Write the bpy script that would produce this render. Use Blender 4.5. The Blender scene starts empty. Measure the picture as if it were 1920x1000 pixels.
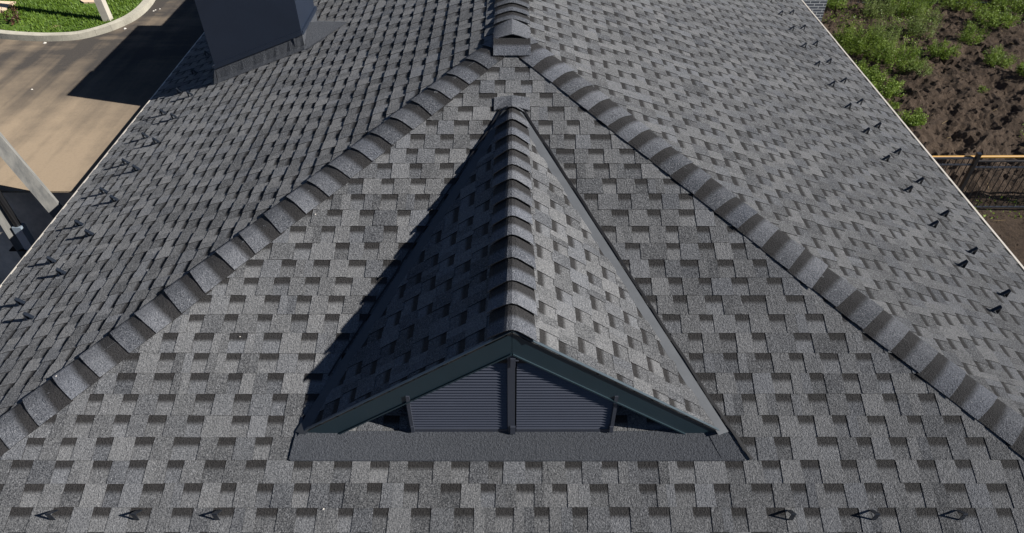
import bpy, math, random
import numpy as np
from mathutils import Vector, Matrix

random.seed(7)
rng = np.random.default_rng(7)
SC = bpy.context.scene
COL = SC.collection

# ------------------------------------------------------------------ camera
F_PX = 1290.0
PITCH = math.atan(1157.0 / F_PX)
ZC = 7.6
cam_d = bpy.data.cameras.new("camera")
cam = bpy.data.objects.new("camera", cam_d)
COL.objects.link(cam)
cam.location = (0, 0, ZC)
cam.rotation_euler = (math.pi / 2 - PITCH, 0, 0)
cam_d.sensor_fit = 'HORIZONTAL'
cam_d.sensor_width = 36.0
cam_d.lens = 36.0 * F_PX / 1920.0
cam_d.clip_start = 0.05
cam_d.clip_end = 2000.0
SC.camera = cam

# ------------------------------------------------------------------ light
SUN_DIR = Vector((1.0, -0.26, 0.630)).normalized()        # towards the sun
SUN_EL = math.asin(SUN_DIR.z)
SUN_AZ = math.atan2(SUN_DIR.x, SUN_DIR.y)                 # clockwise from +Y
world = bpy.data.worlds.new("World")
SC.world = world
world.use_nodes = True
wn = world.node_tree
bg = wn.nodes["Background"]
sky = wn.nodes.new("ShaderNodeTexSky")
sky.sky_type = 'NISHITA'
sky.sun_disc = False
sky.sun_elevation = SUN_EL
sky.sun_rotation = SUN_AZ
sky.air_density = 0.50
sky.dust_density = 0.1
sky.ozone_density = 2.5
wn.links.new(sky.outputs[0], bg.inputs[0])
bg.inputs[1].default_value = 0.05
sun_d = bpy.data.lights.new("sun", 'SUN')
sun_d.energy = 5.0
sun_d.angle = math.radians(0.5)
sun_d.color = (1.0, 0.965, 0.91)
sun = bpy.data.objects.new("sun", sun_d)
COL.objects.link(sun)
sun.location = (30, -8, 25)
sun.rotation_euler = SUN_DIR.to_track_quat('Z', 'Y').to_euler()
SC.view_settings.view_transform = 'Standard'
SC.view_settings.look = 'None'
SC.view_settings.gamma = 1.0
SC.view_settings.use_curve_mapping = False
SC.view_settings.exposure = 0.90

# ------------------------------------------------------------------ helpers
def ray(u, v):
    up = (500 - v) / F_PX
    c, s = math.cos(PITCH), math.sin(PITCH)
    return Vector(((u - 960) / F_PX, c + s * up, -s + c * up))

def gp(u, v, z=0.0):
    r = ray(u, v)
    return Vector((0, 0, ZC)) + r * ((z - ZC) / r.z)

class MB:
    def __init__(self):
        self.v = []; self.f = []; self.tone = []; self.kind = []; self.uv = []
    def poly(self, pts, tone=0.5, kind=0, uv=None):
        n = len(self.v)
        self.v += [tuple(p) for p in pts]
        self.f.append(tuple(range(n, n + len(pts))))
        self.tone.append(tone); self.kind.append(kind)
        self.uv += (uv if uv is not None else [(0.0, 0.0)] * len(pts))
    def box(self, c, size, rot=None, tone=0.5, kind=0):
        hx, hy, hz = size[0] / 2, size[1] / 2, size[2] / 2
        P = [Vector((x, y, z)) for z in (-hz, hz) for y in (-hy, hy) for x in (-hx, hx)]
        if rot is not None: P = [rot @ p for p in P]
        P = [p + Vector(c) for p in P]
        for q in ((0, 2, 3, 1), (4, 5, 7, 6), (0, 1, 5, 4), (2, 6, 7, 3), (0, 4, 6, 2), (1, 3, 7, 5)):
            self.poly([P[i] for i in q], tone, kind)
    def bar(self, a, b, w, h, upv=(0, 0, 1), tone=0.5, kind=0):
        a = Vector(a); b = Vector(b); d = (b - a); L = d.length; d.normalize()
        s = d.cross(Vector(upv))
        if s.length < 1e-4: s = d.cross(Vector((0, 1, 0)))
        s.normalize(); u = s.cross(d)
        R = Matrix((s, d, u)).transposed()
        self.box((a + b) / 2, (w, L, h), R, tone, kind)
    def prism(self, pts, ext, tone=0.5, kind=0):
        ext = Vector(ext); A = [Vector(p) for p in pts]; B = [p + ext for p in A]
        self.poly(A[::-1], tone, kind); self.poly(B, tone, kind)
        n = len(A)
        for i in range(n):
            j = (i + 1) % n
            self.poly([A[i], A[j], B[j], B[i]], tone, kind)
    def tube(self, pts, r, n=10, tone=0.5):
        pts = [Vector(p) for p in pts]; rings = []
        for i, p in enumerate(pts):
            d = (pts[min(i + 1, len(pts) - 1)] - pts[max(i - 1, 0)]).normalized()
            s = d.cross(Vector((0, 0, 1)))
            if s.length < 1e-3: s = Vector((1, 0, 0))
            s.normalize(); u = s.cross(d)
            rr = r[i] if isinstance(r, (list, tuple)) else r
            rings.append([p + s * math.cos(k * 2 * math.pi / n) * rr + u * math.sin(k * 2 * math.pi / n) * rr for k in range(n)])
        for a, b in zip(rings, rings[1:]):
            for k in range(n):
                l = (k + 1) % n
                self.poly([a[k], a[l], b[l], b[k]], tone)
        self.poly(rings[0][::-1], tone); self.poly(rings[-1], tone)
    def build(self, name, mat, parent=None, smooth=False, bevel=0.0, merge=False):
        me = bpy.data.meshes.new(name)
        off = Vector((0, 0, 0))
        me.from_pydata(self.v, [], self.f)
        me.materials.append(mat)
        t = me.attributes.new('tone', 'FLOAT', 'FACE'); t.data.foreach_set('value', self.tone)
        k = me.attributes.new('kind', 'FLOAT', 'FACE'); k.data.foreach_set('value', [float(x) for x in self.kind])
        uvl = me.uv_layers.new(name='UVMap')
        uvl.data.foreach_set('uv', np.array(self.uv, dtype=np.float32).ravel())
        me.update()
        o = bpy.data.objects.new(name, me)
        COL.objects.link(o)
        if merge:
            import bmesh
            bm = bmesh.new(); bm.from_mesh(me); bmesh.ops.remove_doubles(bm, verts=bm.verts, dist=1e-5)
            bmesh.ops.recalc_face_normals(bm, faces=bm.faces); bm.to_mesh(me); bm.free()
        if smooth:
            me.polygons.foreach_set('use_smooth', [True] * len(me.polygons))
        if bevel:
            m = o.modifiers.new('bevel', 'BEVEL'); m.width = bevel; m.segments = 2; m.limit_method = 'ANGLE'
        if parent: adopt(o, parent)
        return o

WORLD_LOC = {}
def adopt(o, parent):
    o.parent = parent
    loc = WORLD_LOC.get(parent.name, Vector((0, 0, 0)))
    o.matrix_parent_inverse = Matrix.Translation(-loc)
    WORLD_LOC[o.name] = Vector((0, 0, 0))

def tag(o, label=None, cat=None, group=None, kind=None):
    if label: o['label'] = label
    if cat: o['category'] = cat
    if group: o['group'] = group
    if kind: o['kind'] = kind
    return o

def empty(name, loc, label, cat, group=None):
    o = bpy.data.objects.new(name, None); COL.objects.link(o)
    o.location = loc; WORLD_LOC[o.name] = Vector(loc)
    return tag(o, label, cat, group)

def rebase(o, loc):
    """move a finished mesh's origin to loc without moving the mesh"""
    loc = Vector(loc)
    o.data.transform(Matrix.Translation(-loc)); o.location = loc
    return o

# ------------------------------------------------------------------ node materials
class NT:
    def __init__(self, name, rough=0.8, spec=0.3):
        self.m = bpy.data.materials.new(name); self.m.use_nodes = True
        self.t = self.m.node_tree; self.b = self.t.nodes["Principled BSDF"]
        self.b.inputs['Roughness'].default_value = rough
        self.b.inputs['Diffuse Roughness'].default_value = 1.0 if rough > .8 else 0.0
        self.b.inputs['Specular IOR Level'].default_value = spec
        self.co = self.t.nodes.new('ShaderNodeTexCoord')
    def n(self, ty, **kw):
        nd = self.t.nodes.new(ty)
        for k, v in kw.items(): setattr(nd, k, v)
        return nd
    def L(self, a, b): self.t.links.new(a, b)
    def noise(self, scale, detail=3, rough=0.6, vec=None, stretch=None, rot=None):
        nd = self.n('ShaderNodeTexNoise'); nd.inputs['Scale'].default_value = scale
        nd.inputs['Detail'].default_value = detail; nd.inputs['Roughness'].default_value = rough
        src = vec if vec is not None else self.co.outputs['Object']
        if stretch:
            mp = self.n('ShaderNodeMapping'); mp.inputs['Scale'].default_value = stretch
            if rot: mp.inputs['Rotation'].default_value = rot
            self.L(src, mp.inputs['Vector']); src = mp.outputs[0]
        self.L(src, nd.inputs['Vector'])
        return nd.outputs[0]
    def rng(self, x, a, b, c=0.0, d=1.0):
        nd = self.n('ShaderNodeMapRange'); nd.inputs[1].default_value = a; nd.inputs[2].default_value = b
        nd.inputs[3].default_value = c; nd.inputs[4].default_value = d
        self.L(x, nd.inputs[0]); return nd.outputs[0]
    def math(self, op, a, b=None):
        nd = self.n('ShaderNodeMath', operation=op)
        for i, x in enumerate((a, b)):
            if x is None: continue
            if isinstance(x, (int, float)): nd.inputs[i].default_value = x
            else: self.L(x, nd.inputs[i])
        return nd.outputs[0]
    def mix(self, fac, a, b, blend='MIX'):
        nd = self.n('ShaderNodeMix', data_type='RGBA', blend_type=blend)
        for sock, x in ((nd.inputs[0], fac), (nd.inputs[6], a), (nd.inputs[7], b)):
            if isinstance(x, (int, float)): sock.default_value = x
            elif isinstance(x, tuple): sock.default_value = (*x, 1.0)
            else: self.L(x, sock)
        return nd.outputs[2]
    def attr(self, name):
        nd = self.n('ShaderNodeAttribute', attribute_name=name); return nd.outputs['Fac']
    def bump(self, h, strength, dist):
        nd = self.n('ShaderNodeBump'); nd.inputs['Strength'].default_value = strength
        nd.inputs['Distance'].default_value = dist
        self.L(h, nd.inputs['Height']); self.L(nd.outputs[0], self.b.inputs['Normal'])
    def color(self, c):
        if isinstance(c, tuple): self.b.inputs['Base Color'].default_value = (*c, 1.0)
        else: self.L(c, self.b.inputs['Base Color'])
        return self.m

def mat_shingle(name, dark, light, band=(0.017, 0.0155, 0.015), bump=0.9, fleck=(0.30, 0.30, 0.31)):
    t = NT(name, 0.85, 0.25)
    tone = t.attr('tone'); kind = t.attr('kind')
    sep = t.n('ShaderNodeSeparateXYZ'); t.L(t.co.outputs['UV'], sep.inputs[0])
    g1 = t.noise(120, 3, 0.8)
    g2 = t.noise(60, 2, 0.6)
    big = t.noise(1.3, 4, 0.65)
    f = t.math('ADD', t.rng(tone, 0, 1, -0.21, 0.21), t.rng(big, 0.3, 0.7, -0.10, 0.10))
    f = t.math('ADD', f, t.rng(g1, 0.31, 0.69, 0.10, 0.90))
    f = t.math('ADD', f, t.rng(g2, 0.3, 0.7, -0.14, 0.14))
    col = t.mix(f, dark, light)
    # a blueish and a warm granule blend, tab by tab
    t2 = t.math('FRACT', t.math('MULTIPLY', tone, 7.31))
    col = t.mix(t.rng(t2, 0.5, 1.0, 0.0, 0.22), col, t.mix(0.8, col, (0.58, 0.72, 1.0), 'MULTIPLY'))
    # pale stone granules
    v = t.n('ShaderNodeTexVoronoi'); v.inputs['Scale'].default_value = 130
    t.L(t.co.outputs['Object'], v.inputs['Vector'])
    sepc = t.n('ShaderNodeSeparateColor'); t.L(v.outputs['Color'], sepc.inputs[0])
    col = t.mix(t.rng(sepc.outputs[0], 0.93, 0.97, 0.0, 0.40), col, fleck)
    # the printed shade line along the top of each exposed lower ply
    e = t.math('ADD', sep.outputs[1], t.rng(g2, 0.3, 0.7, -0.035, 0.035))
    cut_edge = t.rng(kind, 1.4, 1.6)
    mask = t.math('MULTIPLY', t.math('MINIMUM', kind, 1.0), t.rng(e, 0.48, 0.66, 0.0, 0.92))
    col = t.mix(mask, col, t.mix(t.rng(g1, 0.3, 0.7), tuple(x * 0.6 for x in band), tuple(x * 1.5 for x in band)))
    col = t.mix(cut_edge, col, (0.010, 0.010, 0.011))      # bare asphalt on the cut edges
    t.bump(t.math('ADD', g1, g2), bump, 0.012)
    return t.color(col)

def mat_plain(name, c, rough=0.5, spec=0.4, var=0.12, scale=6.0, metal=0.0, bump=0.0):
    t = NT(name, rough, spec)
    t.b.inputs['Metallic'].default_value = metal
    n = t.noise(scale, 5, 0.6)
    n2 = t.noise(scale * 12, 3, 0.6)
    k = t.math('ADD', t.rng(n, 0.3, 0.7, 1 - var, 1 + var), t.rng(n2, 0.3, 0.7, -var * 0.4, var * 0.4))
    cc = t.n('ShaderNodeCombineXYZ')
    for i in range(3): t.L(t.math('MULTIPLY', k, c[i]), cc.inputs[i])
    if bump: t.bump(n2, bump, 0.004)
    return t.color(cc.outputs[0])

M = {}
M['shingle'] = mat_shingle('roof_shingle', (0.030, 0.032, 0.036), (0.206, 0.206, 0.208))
M['cap'] = mat_shingle('cap_shingle', (0.022, 0.026, 0.034), (0.185, 0.190, 0.206))
M['membrane'] = mat_shingle('granule_membrane', (0.034, 0.037, 0.043), (0.078, 0.083, 0.094), fleck=(0.09, 0.094, 0.10))
M['valley'] = mat_plain('valley_strip', (0.054, 0.058, 0.064), 0.7, 0.3, 0.12, 7.0, bump=0.2)
M['deck'] = mat_plain('roof_deck', (0.01, 0.01, 0.011), 0.95, 0.1)
M['teal'] = mat_plain('teal_metal', (0.011, 0.023, 0.031), 0.35, 0.5, 0.06)
M['louvre'] = mat_plain('louvre_metal', (0.034, 0.038, 0.052), 0.42, 0.5, 0.05)
M['louvre_dark'] = mat_plain('louvre_frame', (0.030, 0.034, 0.046), 0.42, 0.5, 0.05)
M['navy'] = mat_plain('navy_metal', (0.014, 0.020, 0.034), 0.42, 0.45, 0.08, 3.0)
M['guard'] = mat_plain('guard_metal', (0.007, 0.010, 0.016), 0.38, 0.5, 0.1)
M['white'] = mat_plain('eave_trim_paint', (0.50, 0.46, 0.40), 0.4, 0.5, 0.06)
M['drip'] = mat_plain('drip_metal', (0.05, 0.065, 0.075), 0.35, 0.5, 0.1)
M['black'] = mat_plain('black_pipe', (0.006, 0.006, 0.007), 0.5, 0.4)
M['fence'] = mat_plain('fence_paint', (0.012, 0.012, 0.013), 0.35, 0.5, 0.2)
M['rail'] = mat_plain('rail_paint', (0.030, 0.031, 0.035), 0.3, 0.6, 0.2)
M['yellow'] = mat_plain('yellow_paint', (0.42, 0.23, 0.05), 0.4, 0.5, 0.1)
M['galv'] = mat_plain('galvanised_cover', (0.30, 0.36, 0.42), 0.35, 0.5, 0.1, metal=0.35)
M['kerb'] = mat_plain('kerb_concrete', (0.25, 0.235, 0.195), 0.85, 0.2, 0.22, 4.0, bump=0.5)
M['post'] = mat_plain('post_paint', (0.36, 0.33, 0.28), 0.7, 0.3, 0.12, 5.0)
M['slab'] = mat_plain('paving_stone', (0.40, 0.31, 0.22), 0.9, 0.2, 0.15, 3.0)

def mat_pole():
    t = NT('weathered_concrete', 0.85, 0.2)
    n = t.noise(5, 6, 0.65, stretch=(3, 3, 0.5)); n2 = t.noise(70, 3)
    c = t.mix(t.rng(n, 0.32, 0.7), (0.075, 0.078, 0.078), (0.185, 0.180, 0.165))
    c = t.mix(t.rng(n2, 0.35, 0.7, 0, 0.3), c, (0.14, 0.13, 0.12))
    t.bump(n2, 0.6, 0.004); return t.color(c)
M['pole'] = mat_pole()

def mat_brick():
    t = NT('grey_brick', 0.8, 0.25)
    mp = t.n('ShaderNodeMapping'); mp.inputs['Rotation'].default_value = (math.radians(-90), 0, 0)
    t.L(t.co.outputs['Object'], mp.inputs['Vector'])
    b = t.n('ShaderNodeTexBrick'); t.L(mp.outputs[0], b.inputs['Vector'])
    b.inputs['Scale'].default_value = 1.0; b.inputs['Brick Width'].default_value = 0.25
    b.inputs['Row Height'].default_value = 0.075; b.inputs['Mortar Size'].default_value = 0.0085
    b.inputs['Color1'].default_value = (0.055, 0.062, 0.078, 1); b.inputs['Color2'].default_value = (0.080, 0.088, 0.105, 1)
    b.inputs['Mortar'].default_value = (0.40, 0.41, 0.42, 1)
    t.bump(b.outputs['Fac'], -0.4, 0.008); return t.color(b.outputs[0])
M['brick'] = mat_brick()

def mat_soil():
    t = NT('dark_soil', 0.95, 0.15)
    n = t.noise(0.8, 5, 0.65); n2 = t.noise(9, 5, 0.7); n3 = t.noise(45, 4, 0.7)
    c = t.mix(t.rng(n, 0.35, 0.68), (0.042, 0.030, 0.022), (0.105, 0.074, 0.052))
    c = t.mix(t.rng(n2, 0.35, 0.7, 0, 0.65), c, (0.135, 0.092, 0.062))
    c = t.mix(t.rng(n3, 0.62, 0.74, 0, 0.6), c, (0.19, 0.15, 0.11))
    t.bump(t.math('ADD', n2, n3), 0.9, 0.05); return t.color(c)
M['soil'] = mat_soil()

def mat_road():
    t = NT('dusty_asphalt', 0.9, 0.2)
    co = t.co.outputs['Object']
    sp = t.n('ShaderNodeSeparateXYZ'); t.L(co, sp.inputs[0])
    tr = t.noise(1.0, 3, 0.5, stretch=(4.5, 0.16, 1), rot=(0, 0, math.radians(-6)))      # wheel tracks along the drive
    tr2 = t.noise(1.0, 6, 0.65, stretch=(0.5, 3.2, 1), rot=(0, 0, math.radians(-10)))    # sweeping marks near the kerb
    blot = t.noise(1.1, 6, 0.7); fine = t.noise(40, 4, 0.75); gr = t.noise(160, 2, 0.6)
    dust = t.math('ADD', t.rng(sp.outputs[1], 7.3, 9.3, 0.92, 0.10), t.rng(blot, 0.3, 0.7, -0.26, 0.26))
    dust = t.math('ADD', dust, t.rng(tr, 0.38, 0.62, -0.15, 0.17))
    dust = t.math('ADD', dust, t.math('MULTIPLY', t.rng(sp.outputs[1], 8.6, 10.0, 0.0, 1.0), t.rng(tr2, 0.4, 0.66, -0.2, 0.3)))
    c = t.mix(t.rng(dust, 0.0, 1.0), (0.036, 0.032, 0.029), (0.185, 0.143, 0.100))
    c = t.mix(t.rng(fine, 0.5, 0.75, 0, 0.30), c, (0.060, 0.050, 0.042))
    c = t.mix(t.rng(gr, 0.58, 0.75, 0, 0.20), c, (0.24, 0.20, 0.155))
    t.bump(t.math('ADD', fine, gr), 0.35, 0.006); return t.color(c)
M['road'] = mat_road()

def mat_lawn():
    t = NT('lawn_soil', 0.95, 0.1)
    n = t.noise(1.6, 5, 0.7); n2 = t.noise(40, 3)
    c = t.mix(t.rng(n2, 0.3, 0.7), (0.030, 0.058, 0.010), (0.066, 0.105, 0.022))
    c = t.mix(t.rng(n, 0.64, 0.72, 0, 0.8), c, (0.20, 0.15, 0.09)); return t.color(c)
M['lawn'] = mat_lawn()

def mat_leaf(name, a, b):
    t = NT(name, 0.55, 0.35)
    tone = t.attr('tone')
    n = t.noise(3.0, 3)
    c = t.mix(t.math('ADD', t.math('MULTIPLY', tone, 0.75), t.rng(n, 0.3, 0.7, 0.0, 0.25)), a, b)
    t.b.inputs['Subsurface Weight'].default_value = 0.0
    tl = t.n('ShaderNodeBsdfTranslucent'); t.L(c, tl.inputs[0])
    mx = t.n('ShaderNodeMixShader'); mx.inputs[0].default_value = 0.3
    out = t.t.nodes['Material Output']
    t.L(t.b.outputs[0], mx.inputs[1]); t.L(tl.outputs[0], mx.inputs[2]); t.L(mx.outputs[0], out.inputs[0])
    return t.color(c)
M['grass'] = mat_leaf('grass_blade', (0.040, 0.090, 0.005), (0.130, 0.205, 0.020))
M['leaf'] = mat_leaf('weed_leaf', (0.060, 0.115, 0.010), (0.235, 0.315, 0.050))
M['leaf_grey'] = mat_leaf('feathery_leaf', (0.075, 0.120, 0.022), (0.245, 0.300, 0.090))
M['leaf_brown'] = mat_leaf('sapling_leaf', (0.040, 0.022, 0.012), (0.120, 0.060, 0.035))
M['straw'] = mat_plain('dry_straw', (0.34, 0.25, 0.13), 0.9, 0.1)
M['stone'] = mat_plain('pale_chip', (0.5, 0.47, 0.43), 0.9, 0.2)

# ------------------------------------------------------------------ the house roof
T = 0.375                                  # rise per metre of all three slopes
TH = math.atan(T); CS, SN = math.cos(TH), math.sin(TH)
ZR = 5.042; YA = 5.955; YH = 5.955          # ridge height, apex, where the hips start in plan
XL, XR = 4.60, 4.83                        # eaves either side
YFRONT = 1.18; YBACK = 16.5

house = empty('house', (0, 7, 0), 'house under a grey shingle hip roof with a small louvred gable vent dormer', 'house')
WORLD_LOC['house'] = Vector((0, 7, 0))

def clip(poly, a, b, c):
    """keep a*x+b*y<=c"""
    out = []
    n = len(poly)
    for i in range(n):
        p, q = poly[i], poly[(i + 1) % n]
        dp, dq = a * p[0] + b * p[1] - c, a * q[0] + b * q[1] - c
        if dp <= 0: out.append(p)
        if (dp < 0 < dq) or (dq < 0 < dp):
            t = dp / (dp - dq); out.append((p[0] + (q[0] - p[0]) * t, p[1] + (q[1] - p[1]) * t))
    return out

def shingle_slope(mb, O, A, U, a0, a1, d0, d1, clips, seed, phase=0.0, exp=0.1453, flip=False, lift=1.0,
                  cut=(0.095, 0.138), tab=(0.108, 0.142), thick=0.0044, upper=0.0012):
    R = random.Random(seed); clips = list(clips) + [(0, 1, d1 - 0.004), (0, -1, -d0)]
    O = Vector(O); A = Vector(A); U = Vector(U); N = A.cross(U)
    if N.z < 0: N = -N
    flipw = A.cross(U).z < 0
    k0 = int(math.floor((d0 - phase * exp) / exp)); k1 = int(math.ceil((d1 - phase * exp) / exp))
    def emit(poly, dlow, hl, hu, tone, kind, wall):
        for (ca, cb, cc) in clips:
            poly = clip(poly, ca, cb, cc)
            if len(poly) < 3: return
        top = []; bot = []; uv = []
        for (a, d) in poly:
            t = (d - dlow) / exp
            h = hl + (hu - hl) * t
            p = O + A * a + U * d
            top.append(p + N * h); bot.append(p + N * (-0.004)); uv.append((a, min(t, 1.0)))
        if flipw: mb.poly(top[::-1], tone, kind, uv[::-1])
        else: mb.poly(top, tone, kind, uv)
        n = len(poly)
        for i in range(n):
            j = (i + 1) % n
            if min(poly[i][1], poly[j][1]) > dlow + exp * 0.97: continue
            q = [bot[i], bot[j], top[j], top[i]]
            if flipw: q = q[::-1]
            mb.poly(q, 0.0, 2, [(0, 0)] * 4)
    for k in range(k0, k1):
        dl = (k + phase) * exp
        a = a0 + R.uniform(-0.3, 0.0)
        wob = R.uniform(0, 6.28)
        while a < a1:
            tw = R.uniform(*tab); cw = R.uniform(*cut)
            if R.random() < 0.06: tw *= 1.4
            if R.random() < 0.04: cw *= 1.35
            jl = R.uniform(-0.002, 0.002) + 0.0022 * math.sin(a * 1.7 + wob)
            th = thick * R.uniform(0.85, 1.2)
            up = exp + 0.012
            # lower ply seen in the cut-out
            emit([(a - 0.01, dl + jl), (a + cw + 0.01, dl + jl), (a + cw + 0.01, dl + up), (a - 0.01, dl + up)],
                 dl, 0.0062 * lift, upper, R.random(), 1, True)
            b = a + cw; tp = R.uniform(0.0, 0.006)
            n = 2 if R.random() < 0.3 else 1        # a tab can be two pieces, butted
            for i in range(n):
                x0 = b + tw * i / n + (0.0012 if i else 0); x1 = b + tw * (i + 1) / n
                emit([(x0 - (tp if i == 0 else 0), dl + jl - 0.001), (x1 + (tp if i == n - 1 else 0), dl + jl - 0.001),
                      (x1, dl + up), (x0, dl + up)], dl, (0.0062 + th) * lift, upper + th * 0.9, R.random(), 0, True)
            a = b + tw

FRONT_O = Vector((0, YFRONT, ZR + T * (YFRONT - YA)))
UF = Vector((0, CS, SN))
m = MB()
cosd = CS
dF = (YH - YFRONT) / CS
shingle_slope(m, FRONT_O, (1, 0, 0), UF, -5.0, 5.0, 0.0, dF - 0.01, [(1, CS, YH - YFRONT), (-1, CS, YH - YFRONT)], 11,
              phase=((1.3653 + 0.0) - (YFRONT - 1.177) / CS) / 0.1453 % 1.0)
front = m.build('roof_slope', M['shingle'], house)
tag(front, 'front triangular roof slope around the dormer')
# left slope: a = y, d measured up from the eave
m = MB()
LO = Vector((-XL, 0, ZR - T * XL)); UL = Vector((CS, 0, SN))
shingle_slope(m, LO, (0, 1, 0), UL, 1.0, YBACK, 0.0, XL / CS, [(-1, CS, -(YH - XL))], 23, phase=0.0, lift=1.55, thick=0.0030, upper=0.0022)
left = m.build('roof_slope', M['shingle'], house)
tag(left, 'left roof slope with the chimney')
m = MB()
RO = Vector((XR, 0, ZR - T * XR)); UR = Vector((-CS, 0, SN))
shingle_slope(m, RO, (0, 1, 0), UR, 1.0, YBACK, 0.0, XR / CS, [(-1, CS, -(YH - XR))], 37, phase=0.3)
right = m.build('roof_slope', M['shingle'], house)
tag(right, 'right roof slope by the dug soil')

# deck under the shingles, gable end at the back
m = MB()
z = lambda x: ZR - T * abs(x) - 0.006
apx = (0, YH, ZR - 0.006); cl = (-XL, YH - XL, z(XL)); cr = (XR, YH - XR, z(XR))
m.poly([apx, (0, YBACK, ZR - 0.006), (-XL, YBACK, z(XL)), cl]); m.poly([apx, cr, (XR, YBACK, z(XR)), (0, YBACK, ZR - 0.006)])
m.poly([apx, cl, (-XL, YFRONT, z(XL) - 0.0), (XR, YFRONT, z(XL)), cr])
lo = 0.14
m.poly([(-XL + .03, YBACK, z(XL) - lo), (XR - .03, YBACK, z(XR) - lo), (XR - .03, YFRONT + .03, z(XR) - lo), (-XL + .03, YFRONT + .03, z(XL) - lo)])
m.build('roof_deck', M['deck'], house)

# walls below
m = MB()
hw = 2.98
for a, b in (((-4.05, 1.75), (4.3, 1.75)), ((4.3, 1.75), (4.3, YBACK - .4)), ((4.3, YBACK - .4), (-4.05, YBACK - .4)), ((-4.05, YBACK - .4), (-4.05, 1.75))):
    dx, dy = b[0] - a[0], b[1] - a[1]
    m.poly([(a[0], a[1], -0.05), (b[0], b[1], -0.05), (b[0], b[1], hw), (a[0], a[1], hw)])
m.poly([(-XL + .05, YBACK - .02, z(XL) - .1), (0, YBACK - .02, ZR - .05), (XR - .05, YBACK - .02, z(XR) - .1)])
m.build('wall', M['brick'], house)

# eave trim: pale drip edge and fascia board along the three eaves
def eave(p0, p1, outv, w0=0.030, drop=0.115):
    m = MB(); p0 = Vector(p0); p1 = Vector(p1); ov = Vector(outv)
    n = 14
    for i in range(n):
        a = p0.lerp(p1, i / n); b = p0.lerp(p1, (i + 1) / n)
        w = random.uniform(-0.001, 0.001)
        m.bar(a + ov * (0.012 + w), b + ov * (0.012 + w), w0, 0.026)
    m.bar(p0 - ov * 0.01 + Vector((0, 0, -0.014 - drop / 2)), p1 - ov * 0.01 + Vector((0, 0, -0.014 - drop / 2)), 0.018, drop)
    return m.build('eave_trim', M['white'], house)
eave((-XL, YH - XL - .1, z(XL) + 0.004), (-XL, YBACK, z(XL) + 0.004), (-1, 0, 0), 0.014, 0.05)
eave((XR, YH - XR - .1, z(XR) + 0.004), (XR, YBACK, z(XR) + 0.004), (1, 0, 0), 0.022)
eave((-XL - .03, YFRONT, z(XL) + 0.004), (XR + .03, YFRONT, z(XL) + 0.004), (0, -1, 0))

# ------------------------------------------------------------------ hip and ridge caps
def cap_row(name, P0, D, A, B, length, exp, half, seed, label=None, parent=house, rnd=0.05, base=0.024, lift=0.004,
            start=0.0, kinked=False, tones=None):
    """rounded capping shingles along P0 + D*t (t up the line), lapping uphill; A, B run down either slope"""
    R = random.Random(seed)
    P0 = Vector(P0); D = Vector(D).normalized(); A = Vector(A).normalized(); B = Vector(B).normalized()
    N = (-(A + B)).normalized()
    if N.z < 0: N = -N
    NA = D.cross(A); NA = NA if NA.z > 0 else -NA
    NB = D.cross(B); NB = NB if NB.z > 0 else -NB
    S = [-half, -half * .82, -half * .6, -half * .4, -half * .22, -half * .1, 0, half * .1, half * .22, half * .4, half * .6, half * .82, half]
    def prof(t, s, h):
        side, nn = (A, NA) if s < 0 else (B, NB)
        w = min(1.0, abs(s) / rnd)
        nrm = (nn * w + N * (1 - w)).normalized()
        q = math.sqrt(s * s + (rnd * 0.8) ** 2) - abs(s)                 # rounds the crest off
        return P0 + D * t + side * abs(s) + N * (side.dot(N) * q) + nrm * h
    m = MB()
    n = int(math.ceil(length / exp))
    for i in range(n):
        t0 = start + i * exp + R.uniform(-0.012, 0.012); t1 = start + (i + 1) * exp + 0.02
        if t0 > length: break
        tone = R.random(); sk = R.uniform(-0.016, 0.016); hl = base + lift * R.uniform(0.75, 1.25); hw_ = 1 + R.uniform(-0.05, 0.05)
        ts = [t0, t0 + exp * .2, t0 + exp * .5, t0 + exp * .75, t1]
        rows = []; uvs = []
        for j, t in enumerate(ts):
            f = (t - t0) / (t1 - t0)
            h = hl + (base * 0.72 - hl) * f
            rows.append([prof(t + sk * s / half * (1 - f), s * hw_, h - (0.004 if abs(s) > half * .9 else 0)) for s in S])
            uvs.append([(s + t, min((t - t0) / exp, 1.0)) for s in S])
        for j in range(len(ts) - 1):
            for q in range(len(S) - 1):
                pts = [rows[j][q], rows[j][q + 1], rows[j + 1][q + 1], rows[j + 1][q]]
                uv = [uvs[j][q], uvs[j][q + 1], uvs[j + 1][q + 1], uvs[j + 1][q]]
                if (pts[1] - pts[0]).cross(pts[2] - pts[0]).z < 0: pts.reverse(); uv.reverse()
                m.poly(pts, tone, 1, uv)
        th = 0.0045
        for q in range(len(S) - 1):                                  # thick lower edge
            a, b = rows[0][q], rows[0][q + 1]
            m.poly([a - N * th, b - N * th, b, a], 0.0, 2)
        for sgn, e in ((0, NA), (-1, NB)):                           # thick side edges
            for j in range(len(ts) - 1):
                a, b = rows[j][sgn], rows[j + 1][sgn]
                m.poly([a - e * th, b - e * th, b, a], 0.0, 2)
    o = m.build(name, M['cap'], parent)
    if label: tag(o, label)
    return o

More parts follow.
